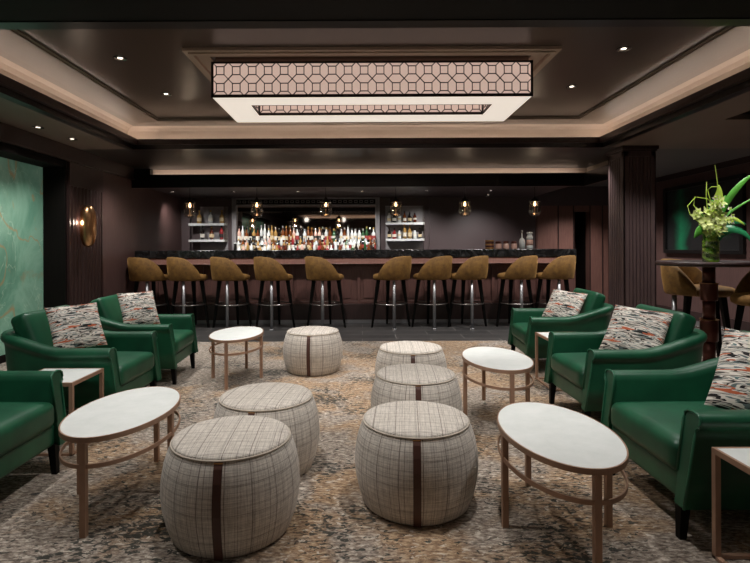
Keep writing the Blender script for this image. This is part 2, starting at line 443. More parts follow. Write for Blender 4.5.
# ------------------------------------------------------------------ ceilings
LX0, LX1, LY0, LY1 = -2.87, 3.04, 2.80, 6.27
B('ceiling', 'low_ceiling', (-3.9, LX0, LY0, LY1, 2.45, 2.50), (LX1, 3.58, LY0, LY1, 2.45, 2.50),
  (3.58, 5.5, 4.93, 6.4, 2.45, 2.58), (5.2, 5.5, LY0, 4.93, 2.45, 2.58), (3.58, 5.2, LY0, 3.0, 2.45, 2.58))
B('ceiling_front', 'ebony', (-3.9, 5.5, 1.5, LY0, 2.45, 2.50), (-3.9, -2.6, -2.6, 1.5, 2.45, 2.50), (2.8, 5.5, -2.6, 1.5, 2.45, 2.50), (-3.9, 5.5, -3.2, -2.6, 2.45, 2.50))
B('ceiling_tray_lounge', 'beige_paint', (-2.75, 2.95, -2.75, 1.65, 2.76, 2.80), (-2.75, -2.72, -2.75, 1.65, 2.49, 2.76), (2.92, 2.95, -2.75, 1.65, 2.49, 2.76), (-2.72, 2.92, -2.75, -2.72, 2.49, 2.76), (-2.72, 2.92, 1.62, 1.65, 2.49, 2.76))
B('cove_fill_lounge', 'cove_glow', *[(-2.68, -2.66, -2.6, 1.5, 2.502, 2.512), (2.86, 2.88, -2.6, 1.5, 2.502, 2.512), (-2.6, 2.8, -2.68, -2.66, 2.502, 2.512), (-2.6, 2.8, 1.56, 1.58, 2.502, 2.512)])  # unseen cove behind the viewer, added for mirror lines and soft fill
B('trim_13', 'lacquer_black', (-2.63, -2.58, -2.63, 1.53, 2.50, 2.57), (2.78, 2.83, -2.63, 1.53, 2.50, 2.57), (-2.58, 2.78, -2.63, -2.58, 2.50, 2.57), (-2.58, 2.78, 1.48, 1.53, 2.50, 2.57))
B('ceiling_side_recess', 'ebony', (3.56, 5.22, 2.98, 4.95, 2.66, 2.70), (3.56, 3.58, 2.98, 4.95, 2.5, 2.7), (5.2, 5.22, 2.98, 4.95, 2.5, 2.7), (3.56, 5.22, 4.93, 4.95, 2.5, 2.7), (3.56, 5.22, 2.98, 3.0, 2.5, 2.7))
B('ceiling_back', 'dark_ceiling', (-3.9, 3.6, LY1, 7.95, 2.45, 2.50))
B('ceiling_back_corner', 'grey_ceiling', (3.6, 5.5, 6.4, 10.6, 2.45, 2.58))
def ring(x0, x1, y0, y1, wd, z0, z1):
    return [(x0, x1, y0-wd, y0, z0, z1), (x0, x1, y1, y1+wd, z0, z1), (x0-wd, x0, y0-wd, y1+wd, z0, z1), (x1, x1+wd, y0-wd, y1+wd, z0, z1)]
B('trim_4', 'lacquer_black', *ring(LX0+.02, LX1-.02, LY0+.02, LY1-.02, .09, 2.445, 2.50))
B('trim_5', 'dark_wood', *ring(LX0+.07, LX1-.07, LY0+.03, LY1-.03, .05, 2.50, 2.57))
B('cove_strip', 'cove_glow', *ring(LX0-.085, LX1+.085, LY0-.035, LY1+.035, .02, 2.502, 2.512))
# curved cream frieze around the tray
FX0, FX1, FY0, FY1 = LX0-.12, LX1+.12, LY0-.12, LY1+.12
prof = [(0, 2.49), (0, 2.66), (.012, 2.70), (.045, 2.735), (.10, 2.755), (.17, 2.765), (.30, 2.772), (.46, 2.778), (.46, 2.83), (-.03, 2.83), (-.03, 2.49)]
cr = MB(); vs = []; m_ = len(prof)
for (cx, cy, sx, sy) in ((FX0, FY0, 1, 1), (FX1, FY0, -1, 1), (FX1, FY1, -1, -1), (FX0, FY1, 1, -1)):
    vs += [(cx+sx*o, cy+sy*o*(.55 if True else 1), z) for o, z in prof]
fs = []
for i in range(4):
    j = (i+1) % 4
    for k in range(m_):
        k2 = (k+1) % m_; fs.append((i*m_+k, j*m_+k, j*m_+k2, i*m_+k2))
cr.add([vs[f_] for f_ in range(len(vs))], fs, 0, False)
for k_ in range(len(cr.m)):
    if k_ % m_ in (4, 5, 6): cr.m[k_] = 1  # upper frieze faces darkened in colour to follow the light's fade
struct(cr.build('trim_6', ['beige_paint', 'band_shade_trim_paint']))
IX0, IX1, IY0, IY1 = FX0+.46, FX1-.46, FY0+.25, FY1-.25
B('ceiling_tray', 'high_ceiling', (IX0-.1, IX1+.1, IY0-.1, IY1+.1, 2.79, 2.84))
B('trim_7', 'band_shade_trim_paint', *ring(IX0+.035, IX1-.035, IY0+.035, IY1-.035, .035, 2.765, 2.795), *ring(IX0+.06, IX1-.06, IY0+.06, IY1-.06, .03, 2.778, 2.795))
B('trim_8', 'beige_paint', (-1.38, 1.55, 3.98, 4.12, 2.783, 2.792), (-1.38, -1.25, 4.12, 5.0, 2.783, 2.792), (1.41, 1.55, 4.12, 5.0, 2.783, 2.792), *ring(-1.38, 1.55, 3.98, 5.12, .035, 2.765, 2.795), *ring(-1.35, 1.52, 4.01, 5.09, .03, 2.752, 2.78))  # pale panel inside the moulding has the lantern's light in its colour
# second cove over the bar, cream face and black fascia
B('trim_9', 'beige_paint', (-3.72, 3.60, 7.93, 7.96, 2.30, 2.47), (3.57, 3.60, 6.7, 7.93, 2.30, 2.47))
B('trim_10', 'lacquer_black', (-3.70, 3.50, 7.74, 7.80, 2.14, 2.345), (3.44, 3.50, 6.75, 7.74, 2.14, 2.345), (-3.70, 3.58, 7.80, 7.93, 2.27, 2.30), (-3.70, -3.31, 7.82, 7.925, 2.30, 2.449))
B('cove_strip_bar', 'cove_glow', (-3.5, 3.4, 7.82, 7.84, 2.302, 2.312))
B('ceiling_bar', 'plum_wall', (-3.8, 3.6, 7.80, 10.5, 2.245, 2.27))
# recessed back wall with panels on the right
B('wall_back_panelled', 'plum_panel', (3.62, 3.63, 10.40, 10.6, 0, 2.5), (3.62, 4.42, 10.42, 10.6, 0, 2.05), (4.74, 5.5, 10.42, 10.6, 0, 2.05), (4.42, 4.74, 10.42, 10.6, 1.93, 2.05), (4.3, 4.9, 11.1, 11.15, 0, 2.05))
B('wall_back_header', 'plum_wall', (3.62, 5.5, 10.41, 10.6, 2.05, 2.5))
B('trim_11', 'dark_wood', *[(x, x+.02, 10.405, 10.42, 0, 2.05) for x in (3.63, 4.08, 4.40, 4.74, 5.0, 5.16)])
B('floor_hall', 'black_wood', (4.3, 4.9, 10.6, 11.2, -.05, 0), (4.3, 4.42, 10.6, 11.2, 0, 2.1), (4.74, 4.9, 10.6, 11.2, 0, 2.1), (4.3, 4.9, 10.6, 11.2, 2.05, 2.1))

# ------------------------------------------------------------------ downlights
def make_down():
    r = empty('recessed_downlight')
    MB().lathe([(.055, -.004), (.055, .0), (.021, .002), (.036, -.004)], n=24, cap0=False, cap1=False).build('ring', 'steel', r)
    MB().lathe([(.020, .001), (.018, .002)], n=20).build('lens', 'lamp_glow', r)
    return r
DL = make_down()
downs = [(-2.0, 4.15, 2.785, 'tray recessed downlight beside the drum, near end of the sconce side'), (-2.0, 5.12, 2.785, 'tray recessed downlight beside the drum, bar end of the sconce side'),
         (2.1, 4.0, 2.785, 'tray recessed downlight beside the drum, near end of the column side'), (2.08, 4.94, 2.785, 'tray recessed downlight beside the drum, bar end of the column side'),
         (-3.3, 5.1, 2.445, 'low ceiling downlight over the green onyx, nearer one'), (-3.27, 5.65, 2.445, 'low ceiling downlight over the green onyx, one near the sconce')]
for i, (x, y, z, lb) in enumerate(downs):
    place(DL, i, (x, y, z), 0, lb, 'ceiling light', 'recessed ceiling downlights')
    lamp('downlight_lamp', 'SPOT', (x, y, z-.02), E_DOWN*(1 if i < 4 else .55), size=.04, angle=105, blend=.9)
wordb = ['above the left end pendant', 'above the second pendant from the sconce wall', 'over the back bar mirror, third from the sconce wall', 'over the back bar mirror, fourth from the sconce wall', 'between the mirror and the plain plum wall', 'over the plain plum wall beyond the shelves', 'over the jars on the bar']
for k, px in enumerate((173, 234, 298, 362, 427, 491)):
    o = copy_tree(DL); Y = 9.2; o.location = ((px-362)*Y/500, Y, 2.24)
    tag(o, 'small bar soffit downlight ' + wordb[k], 'ceiling light', 'bar soffit downlights')
    lamp('bar_downlight_lamp', 'SPOT', (o.location.x, Y, 2.22), E_BAR*(.5 if k == 0 else 1), size=.03, angle=95, blend=1, rot=(math.radians(33), 0, 0))
o = copy_tree(DL); o.location = (146*8.6/500+.02, 10.0, 2.24); tag(o, 'small bar soffit downlight ' + wordb[6], 'ceiling light', 'bar soffit downlights')
# unseen spots added in the low ceiling to light the front pouffes
for (x, y) in ((-1.9, 2.2), (-.6, 2.35), (.6, 2.35), (1.9, 2.2), (-.6, 2.2), (.6, 2.2)):
    lamp('near_fill', 'SPOT', (x, y, 2.42), E_NEAR*(.8 if abs(x) > 1 else .85 if y > 2.3 else .45), size=.06, angle=115, blend=1, rot=(math.radians(28 if y > 2.3 else -4), 0, 0))
for x in (-.75, -.2, .35, .9):
    lamp('drum_core_fill', 'SPOT', (x, 4.52, 2.72), 75, size=.02, angle=54, blend=.5)  # hidden spots added in the lantern opening to brighten the pouffe tops
# spots without fittings, added to light the bar front and stools
for x in (-3.0, -1.7, -.4, .9, 2.2, 3.1):
    lamp('bar_front_fill', 'SPOT', (x, 6.7, 2.43), 85, size=.05, angle=115, blend=.9, rot=(math.radians(12), 0, 0))
lamp('corner_fill', 'SPOT', (4.3, 6.9, 2.42), 170, size=.05, angle=115, blend=.9)  # corner spots added to brighten the far walls, no fittings
lamp('corner_fill', 'SPOT', (4.5, 8.3, 2.42), 150, size=.05, angle=115, blend=.9)
lamp('hall_fill', 'SPOT', (4.3, 9.5, 2.42), 175, size=.05, angle=115, blend=.9)  # added spot, brightens the panelled wall by the doorway

lamp('corner_fill', 'SPOT', (4.3, 5.6, 2.42), 70, size=.05, angle=120, blend=.9)  # another added spot for the dark corner
lamp('table_fill', 'SPOT', (3.25, 3.95, 2.42), 50, size=.04, angle=80, blend=.9)  # added overhead spot to brighten the bouquet, not a standing lamp
lamp('column_fill', 'SPOT', (3.2, 5.5, 2.42), 60, size=.05, angle=110, blend=.9)  # added spot to lighten the column, no fitting
# ------------------------------------------------------------------ drum ceiling light
dr = empty('ceiling_lantern', (.09, 4.545, 2.45))
W, D, H = 1.32, .415, .29
IW, ID0, ID1 = 1.05, -.185, .15
MB().box(-W, W, -D, ID0, 0, .012).box(-W, W, ID1, D, 0, .012).box(-W, -IW, ID0, ID1, 0, .012).box(IW, W, ID0, ID1, 0, .012).build('diffuser', 'diffuser', dr)
def panel_frame(name, p0, p1, outward, cols, rows, z0, z1, par):
    """lattice of squares and octagon-like cells over a fabric panel between plan points p0 and p1"""
    p0 = Vector(p0); p1 = Vector(p1); L = (p1-p0).length; u = (p1-p0)/L; n = Vector(outward)
    fab = MB(); a = p0-n*.006; b = p1-n*.006
    fab.add([(a.x, a.y, z0), (b.x, b.y, z0), (b.x, b.y, z1), (a.x, a.y, z1)], [(0, 1, 2, 3)])
    c = a-n*.006; d = b-n*.006
    fab.add([(c.x, c.y, z0), (d.x, d.y, z0), (d.x, d.y, z1), (c.x, c.y, z1)], [(3, 2, 1, 0)])
    fo = fab.build('fabric_panel', 'drum_fabric', par, fix=False)
    m = MB(); pu = L/cols; pv = (z1-z0)/rows; s = .24; th = .0035
    def seg(u0, v0, u1, v1, t=th):
        A = p0+u*u0; Bp = p0+u*u1
        d3 = Vector((Bp.x-A.x, Bp.y-A.y, v1-v0)); l = d3.length
        if l < 1e-6: return
        d3 /= l; nn = Vector((n.x, n.y, 0)); q = d3.cross(nn)
        P = []
        for base in (Vector((A.x, A.y, z0+v0)), Vector((Bp.x, Bp.y, z0+v1))):
            for e, g in ((-t, 0), (t, 0), (t, .006), (-t, .006)): P.append(base+q*e+nn*g)
        m.add(P, [(0, 1, 5, 4), (1, 2, 6, 5), (2, 3, 7, 6), (3, 0, 4, 7), (0, 3, 2, 1), (4, 5, 6, 7)])
    for i in range(cols):
        for j in range(rows):
            cu, cv = (i+.5)*pu, (j+.5)*pv; hu, hv = s*pu, s*pv
            for (a0, b0, a1, b1) in ((-1, -1, 1, -1), (1, -1, 1, 1), (1, 1, -1, 1), (-1, 1, -1, -1)):
                seg(cu+a0*hu, cv+b0*hv, cu+a1*hu, cv+b1*hv)
            for a0, b0 in ((-1, -1), (1, -1), (1, 1), (-1, 1)):
                seg(cu+a0*hu, cv+b0*hv, cu+a0*pu/2, cv+b0*pv/2)
    seg(0, .004, L, .004, .007); seg(0, z1-z0-.004, L, z1-z0-.004, .007); seg(.005, 0, .005, z1-z0, .006); seg(L-.005, 0, L-.005, z1-z0, .006)
    m.build(name, 'lattice', fo, fix=False)
panel_frame('lattice', (-W, -D), (W, -D), (0, -1), 20, 2, .012, H, dr)
panel_frame('lattice', (W, D), (-W, D), (0, 1), 20, 2, .012, H, dr)
panel_frame('lattice', (-W, D), (-W, -D), (-1, 0), 6, 2, .012, H, dr)
panel_frame('lattice', (W, -D), (W, D), (1, 0), 6, 2, .012, H, dr)
panel_frame('lattice', (IW, ID1), (-IW, ID1), (0, -1), 16, 2, .012, H, dr)
panel_frame('lattice', (-IW, ID0), (IW, ID0), (0, 1), 16, 2, .012, H, dr)
panel_frame('lattice', (-IW, ID0), (-IW, ID1), (1, 0), 2, 2, .012, H, dr)
panel_frame('lattice', (IW, ID1), (IW, ID0), (-1, 0), 2, 2, .012, H, dr)
fr = MB()
for b in ring(-W, W, -D, D, .008, -.002, .014): fr.box(*b)
for b in ring(-W, W, -D, D, .008, H-.01, H+.004): fr.box(*b)
for b in ring(-IW, IW, ID0, ID1, -.008, -.002, .014): fr.box(min(b[0], b[1]), max(b[0], b[1]), min(b[2], b[3]), max(b[2], b[3]), b[4], b[5])
for sx in (-1, 1):
    for sy in (-1, 1): fr.box(sx*W-.008, sx*W+.008, sy*D-.008, sy*D+.008, 0, H)
fr.build('frame', 'lattice', dr)
MB().box(-W+.02, W-.02, -D+.02, D-.02, H, .34).build('ceiling_plate', 'low_ceiling', dr)
tag(dr, 'large rectangular ceiling lantern with geometric lattice sides and glowing white underside', 'ceiling light')

# ------------------------------------------------------------------ bar counter
bar = empty('bar_counter', (0, 7.85, 0))
bx0, bx1 = -3.70, 3.36
MB().box(bx0+.001, bx1-.06, .22, .60, 0, 1.04).build('carcass', 'black_wood', bar)
MB().box(bx0, bx1, -.02, .66, 1.045, 1.165).build('countertop', 'black_marble', bar, .006)
MB().box(bx0, bx1-.01, .0, .22, .945, 1.04).box(bx0, bx1-.005, -.012, .0, .945, .957).build('top_rail', 'rail_wood', bar, .004)
fp = MB().box(bx0, bx1-.05, .2, .22, .30, .935)
x = bx0+.02; k = 0
while x < bx1-.1:
    fp.box(x, x+.05, .165, .2, .30, .935); fp.box(x+.10, x+.26, .185, .2, .39, .86); x += .31+.05
fp.box(bx0, bx1-.05, .17, .2, .30, .345).box(bx0, bx1-.05, .17, .2, .90, .935)
fp.build('panelled_front', 'red_wood', bar, .004)
MB().box(bx0, bx1-.05, .13, .22, .0, .30).build('kick_panel', 'dark_wood', bar, .004)
MB().box(bx0, bx1-.05, .12, .13, .0, .05).build('base_rail', 'silver', bar)
tag(bar, 'long bar counter with black marble top and reddish wood panelled front', 'bar')

# back bar cabinet with stepped display
bb = empty('back_bar_cabinet', (0, 10.05, 0))
MB().box(-3.70, 3.55, -.25, .36, 0, .95).build('cabinet', 'dark_wood', bb)
MB().box(-3.70, 3.55, -.28, .36, .95, .99).build('worktop', 'black_marble', bb, .003)
MB().box(-2.58, .26, -.13, .02, .99, 1.14).box(-2.58, .26, .02, .28, .99, 1.31).build('display_steps', 'black_wood', bb)
MB().box(-2.58, .26, -.135, -.128, 1.12, 1.14).box(-2.58, .26, .012, .019, 1.29, 1.31).build('step_edges', 'white_shelf', bb)
tag(bb, 'dark back bar cabinet with stepped bottle display below the mirror', 'cabinet')
# framed mirror
mr = empty('bar_mirror', (0, 10.40, 0))
MB().box(-2.60, .28, -.005, .0, .99, 2.09).build('glass', 'mirror', mr)
MB().box(-2.69, -2.60, -.07, .01, .99, 2.24).box(.28, .37, -.07, .01, .99, 2.24).box(-2.69, .37, -.07, .01, 2.205, 2.24).box(-2.69, .37, -.07, .01, 2.07, 2.10).build('frame', 'niche_grey', mr, .004)
MB().box(-2.67, -2.655, -.078, -.07, .99, 2.24).box(.345, .36, -.078, -.07, .99, 2.24).box(-2.61, -2.6, -.078, -.07, .99, 2.09).box(.28, .29, -.078, -.07, .99, 2.09).build('frame_bead', 'silver', mr)
tr = MB().box(-2.60, .28, -.03, .0, 2.10, 2.205)
tr.build('transom', 'black_wood', mr)
tr = MB()
for k in range(26):
    x = -2.58+k*.11; tr.box(x, x+.07, -.045, -.03, 2.13, 2.14); tr.box(x, x+.07, -.045, -.03, 2.17, 2.18); tr.box(x, x+.008, -.045, -.03, 2.13, 2.18); tr.box(x+.062, x+.07, -.045, -.03, 2.13, 2.18)
tr.build('fretwork', 'niche_grey', mr)
tag(mr, 'wide mirror in pale grey frame with fretwork band behind the bottles', 'mirror')
# back wall pilaster strips
B('trim_12', 'plum_wall', (-3.72, -3.55, 10.30, 10.42, 0, 2.25), (.95+.45, 1.44, 10.38, 10.42, .99, 2.25))

# ------------------------------------------------------------------ bottles
bcols = {'clear': '#cfd2d0', 'amber': '#6a3818', 'red': '#8f2c2e', 'green': '#2c5030', 'dark': '#1a1412', 'pink': '#c9a293', 'gold': '#a5824c', 'rum': '#4e1e10'}
for k, c in bcols.items():
    simple('bottle_'+k, c, .12, noise_amt=.05, Coat_Weight=.5)
simple('label_white', '#d9d4c8', .6); simple('label_red', '#963632', .6); simple('label_black', '#1c1a19', .6); simple('label_cream', '#cbb892', .6)
simple('cap_black', '#151313', .4); simple('cap_gold', '#c09a58', .3, .7); simple('cap_silver', '#b9babb', .3, .7)
shapes = [
    [(.036, 0), (.036, .19), (.03, .215), (.014, .24), (.014, .30)],
    [(.042, 0), (.042, .15), (.036, .18), (.013, .21), (.013, .28)],
    [(.034, 0), (.038, .02), (.034, .12), (.038, .17), (.02, .20), (.015, .26)],
    [(.030, 0), (.030, .22), (.022, .25), (.012, .28), (.012, .33)],
]
protos = {}
def bottle(kind, shape, lab, cap):
    key = (kind, shape, lab, cap)
    if key in protos:
        o = protos[key].copy(); C.objects.link(o); return o
    p = shapes[shape]; m = MB(); m.lathe(p, n=12, mi=0)
    r = p[0][0]+.0015; m.lathe([(r, .05), (r, .13)], n=12, mi=1, cap0=False, cap1=False)
    z = p[-1][1]; m.lathe([(p[-1][0]+.003, z-.02), (p[-1][0]+.003, z+.02)], n=10, mi=2)
    o = m.build('bottle', ['bottle_'+kind, 'label_'+lab, 'cap_'+cap]); protos[key] = o; return o
look = {'clear': 'clear glass', 'amber': 'amber', 'red': 'red', 'green': 'green glass', 'dark': 'dark', 'pink': 'pale pink', 'gold': 'golden', 'rum': 'deep brown'}
rown = ['front row', 'middle row', 'top row']
rr = random.Random(11)
for row, (yy, zz, n, x0, x1) in enumerate(((9.86, .99, 33, -2.42, .22), (9.985, 1.14, 36, -2.46, .24), (10.2, 1.31, 38, -2.50, .24))):
    for k in range(n):
        f = k/(n-1); x = x0+(x1-x0)*f+rr.uniform(-.006, .006)
        if f < .33: kinds = ['clear', 'pink', 'amber', 'dark', 'clear', 'gold']
        elif f < .7: kinds = ['amber', 'red', 'rum', 'clear', 'pink', 'dark', 'gold', 'amber']
        else: kinds = ['clear', 'clear', 'clear', 'dark', 'amber', 'green']
        kd = rr.choice(kinds); lab = rr.choice(['white', 'white', 'white', 'cream', 'red', 'black']); cp_ = rr.choice(['black', 'gold', 'silver', 'silver']); sh = rr.randrange(4)
        o = bottle(kd, sh, lab, cp_); o.location = (x, yy+rr.uniform(-.008, .008), zz+.001); o.scale = (1, 1, (1.0 if row == 2 else .85 if row else 1.0)*rr.uniform(.94, 1.08))
        part = 'sconce end of mirror' if f < .2 else 'middle of mirror' if f < .8 else 'column end of mirror'
        tag(o, f'{look[kd]} bottle, {lab} label, {cp_} cap, {rown[row]}, {part}', 'bottle', f'{look[kd]} bottles with {lab} label and {cp_} cap, {rown[row]}, {part}')
# ------------------------------------------------------------------ wall shelves at either side
def shelf_unit(xl, xr, side):
    r = empty('display_shelf_unit', (0, 10.40, 0))
    Y = 10.3
    MB().box(xl+.16 if side < 0 else xl, xr, -.02, .0, .99, 2.06).build('backing', 'niche_grey', r)
    for z in (1.375, 1.705):
        s_ = MB().box(xl, xr, -.26, -.02, z-.045, z).build('shelf', 'white_shelf', r, .003)
    MB().box(xl+.16 if side < 0 else xl, xr, -.03, -.02, 2.045, 2.06).build('top_bead', 'silver', r)
    MB().box(xr-.02, xr, -.26, -.02, 1.33, 2.06).build('end_panel', 'clear_glass', r)
    return r
u = shelf_unit(-3.52, -2.78, -1); tag(u, 'pair of white wall shelves with six bottles beside the mirror, near the sconce wall', 'shelf')
u = shelf_unit(.49, 1.27, 1); tag(u, 'pair of white wall shelves crowded with small bottles, between mirror and plain wall', 'shelf')
for (z, its, nm) in ((1.705, ((-3.33, 'gold', 1, 'cream', 'gold'), (-3.10, 'clear', 1, 'white', 'gold'), (-2.87, 'gold', 1, 'cream', 'gold')), 'upper shelf'),
                 (1.375, ((-3.27, 'dark', 0, 'white', 'black'), (-3.08, 'rum', 1, 'cream', 'gold'), (-2.88, 'red', 0, 'black', 'black')), 'lower shelf')):
    for i, (x, kd, sh, lab, cp_) in enumerate(its):
        o = bottle(kd, sh, lab, cp_); o.location = (x, 10.25, z+.001); o.scale = (1.15, 1.15, .9)
        pos = ['nearest the sconce wall', 'in the middle', 'nearest the mirror'][i]
        tag(o, f'{look[kd]} bottle, {cp_} cap, {pos}, {nm} of the six-bottle shelves', 'bottle', 'bottles on the white shelves near the sconce wall')
for (z, nm, kk) in ((1.705, 'upper shelf', ('clear', 'dark', 'clear', 'amber', 'dark', 'rum')), (1.375, 'lower shelf', ('dark', 'red', 'clear', 'gold', 'gold', 'clear', 'dark'))):
    for i, kd in enumerate(kk):
        o = bottle(kd, i % 3, 'white' if i % 2 else 'cream', 'black' if kd != 'gold' else 'gold'); o.location = (.56+i*.105, 10.25, z+.001); o.scale = (1, 1, .72 if kd != 'gold' else .95)
        tag(o, f'small {look[kd]} bottle, {["first","second","third","fourth","fifth","sixth","seventh"][i]} from the mirror, {nm} between mirror and plain wall', 'bottle', 'small bottles on the white shelves between mirror and plain wall')
# jars and bottles on the counter's far end
def counter_item(px0, px1, y1, kind, label, prof, mats, cat):
    Y = 8.33; x = ((px0+px1)/2-362)*Y/500; r = (px1-px0)/2*Y/500
    m = MB()
    for (q, mi) in prof: m.lathe([(r*a, b) for a, b in q], n=20, mi=mi)
    o = m.build(kind, mats, None, loc=(x, Y, 1.166)); tag(o, label, cat); return o
stack = [([(.9, .0+k*.03), (1.0, .02+k*.03), (.9, .028+k*.03)], k % 2) for k in range(5)]
counter_item(485, 494, 0, 'bowl_stack', 'stack of gold and brown bowls on the bar top beyond the gold stools', stack, ['gold_item', 'copper'], 'bowls')
for a, b, l in ((495, 501.5, 'next to the stacked gold bowls'), (503, 509, 'in the middle of the jar row'), (511, 517, 'next to the slim white bottle')):
    counter_item(a, b, 0, 'jar', 'small brown lidded jar on the bar top ' + l, [([(.95, 0), (1, .02), (1, .085), (.9, .09)], 0), ([(.92, .09), (.92, .125), (.5, .13)], 1)], ['bottle_pink', 'copper'], 'jar')
counter_item(519, 525, 0, 'bottle', 'slim clear bottle with thin neck on the bar top before the canister', [([(1, 0), (1, .13), (.8, .16), (.22, .19), (.2, .27)], 0), ([(.35, .27), (.35, .31)], 1)], ['bottle_clear', 'cap_silver'], 'bottle')
counter_item(526.5, 533, 0, 'canister', 'tall white and pink canister at the end of the jar row on the bar', [([(1, 0), (1, .06)], 0), ([(1.01, .06), (1.01, .15)], 1), ([(1, .15), (1, .2), (.8, .21), (.8, .25), (.95, .255), (.95, .28)], 0)], ['bottle_clear', 'bottle_pink'], 'canister')

# ------------------------------------------------------------------ pendants
def make_pendant():
    r = empty('pendant_lamp')
    MB().tube([(0, 0, .12), (0, 0, .42)], .004, 6).build('cord', 'cap_black', r)
    MB().lathe([(.045, .42), (.045, .445)], n=20).build('ceiling_rose', 'cap_black', r)
    MB().lathe([(.012, .13), (.02, .12), (.03, .10), (.06, .085), (.085, .055), (.092, .04), (.088, .04), (.02, .05)], n=24).build('cap', 'cap_black', r)
    g = MB(); n = 48; zs = [(.085, .04), (.088, 0), (.088, -.13), (.078, -.17), (.05, -.19), (.02, -.195)]
    vs = []
    for rad, z in zs:
        for k in range(n):
            a = 2*PI*k/n; q = rad*(1+.045*math.cos(a*12)); vs.append((q*math.cos(a), q*math.sin(a), z))
    fs = [(j*n+k, j*n+(k+1) % n, (j+1)*n+(k+1) % n, (j+1)*n+k) for j in range(len(zs)-1) for k in range(n)]
    g.add(vs, fs, 0, True).build('shade', 'clear_glass', r)
    w_ = MB()
    for k in range(8):
        a = 2*PI*k/8; w_.tube([(.094*math.cos(a), .094*math.sin(a), .045), (.094*math.cos(a), .094*math.sin(a), -.12)], .0022, 5)
    w_.tube([(.094*math.cos(2*PI*k/24), .094*math.sin(2*PI*k/24), -.12) for k in range(24)], .004, 5, closed=True)
    w_.build('cage', 'cap_black', r)
    MB().lathe([(.006, .05), (.010, .035), (.017, .015), (.02, .0), (.016, -.018), (.004, -.026)], n=16).build('bulb', 'bulb_glow', r)
    MB().tube([(0, 0, -.06), (0, 0, -.17)], .006, 6).tube([(-.035, 0, -.155), (.035, 0, -.155)], .005, 6).build('finial', 'brass', r)
    return r
PD = make_pendant()
pl = ['at the sconce-wall end of the bar', 'in front of the mirror frame near the sconce wall', 'before the middle of the mirror', 'in front of the crowded white shelves', 'before the plain plum wall', 'at the column end of the bar, over the jars']
for i, px in enumerate((190, 257, 326, 396, 465, 535)):
    Y = 8.08; X = (px-362)*Y/500
    place(PD, i, (X, Y, 1.21+(247-205)*Y/500+.0), 0, 'clear ribbed glass pendant ' + pl[i], 'pendant lamp', 'glass pendants above the bar')
    lamp('pendant_light', 'POINT', (X, Y, 1.76), 2.6, (1, .8, .6), size=.02)

# ------------------------------------------------------------------ bar stools
def seat_back(m, R, th, zb, top, amax, cz=0, lean=.03):
    path = []; N = 40
    for i in range(N+1):
        a = PI - amax + 2*amax*i/N   # angle around, back is at 180 deg (local +x is the front)
        phi = abs(a-PI)
        path.append((R*math.cos(a), R*math.sin(a), math.cos(a), math.sin(a), phi))
    def sec(phi, i):
        h = top(phi); e = lean*(h-zb)/.35
        return [(-.0, zb, 0), (.012, zb+.02, 0), (.018+e*.5, (zb+h)/2, 0), (.012+e, h-.015, 0), (-.004+e, h, 0), (-th*.8+e, h, 0), (-th+e, h-.015, 0), (-th+e*.5, (zb+h)/2, 0), (-th, zb+.02, 0)]
    return m.sweep(path, sec, caps=True)
def make_stool(sil):
    r = empty('bar_stool')
    MB().lathe([(.16, .715), (.235, .72), (.262, .735), (.268, .76), (.262, .785), (.24, .80), (.19, .81), (.1, .814)], n=40).build('seat', 'gold_velvet', r)
    def top(phi):
        a0, a1 = .6, 1.72
        if phi < a0: return 1.075-.01*(phi/a0)**2
        f = min(1, (phi-a0)/(a1-a0)); return .79+.275*math.cos(PI/2*f)**.85
    m = MB(); seat_back(m, .278, .045, .725, top, 1.70)
    m.build('backrest', 'gold_velvet', r)
    for k in range(4):
        a = PI/4+k*PI/2
        c, s_ = math.cos(a), math.sin(a)
        if k == sil:
            MB().lathe([(.0235, .012), (.021, .715)], cx=.235*c, cy=.235*s_, n=16).lathe([(.036, 0), (.036, .008), (.02, .02)], cx=.235*c, cy=.235*s_, n=16).build('leg', 'silver', r)['label'] = 'leg coloured silver for its lit look'
        else:
            MB().frustum((.29*c, .29*s_), (.19*c, .19*s_), (.013, .013), (.026, .026), 0, .715, rot=a).build('leg', 'ebony', r)
    MB().tube([(.245*math.cos(2*PI*k/40), .245*math.sin(2*PI*k/40), .36) for k in range(40)], .0085, 8, closed=True).build('foot_ring', 'steel', r)
    return r
# leg with lit look as silver colour stays on the lounge side
SL = make_stool(2+0)   # legs at 45,135,225,315 deg ; facing 45 deg -> local 225 is world 270
SL2 = make_stool(1)
st = [(150.5, -14), (189, -3), (232, 0), (275, 0), (326, 6), (390.5, -6), (431, 0), (467, -2), (515.5, 0), (553, 4)]
sl = ['first bar stool from the sconce wall, against the brown wall', 'second bar stool from the sconce wall', 'third bar stool from the sconce wall, before the shelf of six bottles', 'fourth bar stool from the sconce wall, wide gap to the fifth',
      'fifth bar stool from the sconce wall, alone before the middle of the mirror', 'sixth bar stool from the sconce wall, before the edge of the mirror', 'seventh bar stool from the sconce wall, one in the close-set trio', 'eighth bar stool from the sconce wall, under the plum wall pendant',
      'second bar stool from the column, below the bar top jars', 'last bar stool beside the column, behind the armchair']
il = ir = 0
for i, (px, da) in enumerate(st):
    Y = 7.56; X = (px-362)*Y/500
    left = i < 5
    ang = math.radians(42-da) if left else math.radians(138-da)
    proto, idx = (SL, il) if left else (SL2, ir)
    place(proto, idx, (X, Y, 0), ang, 'gold velvet ' + sl[i], 'bar stool', 'gold velvet stools along the bar')
    if left: il += 1
    else: ir += 1
o = copy_tree(SL); o.location = (3.37, 4.98, 0); o.rotation_euler = (0, 0, math.radians(-48)); tag(o, 'gold velvet high stool behind the round pedestal table with flowers', 'bar stool', 'stools at the high table')
o.scale = (1.08, 1.08, 1.0)
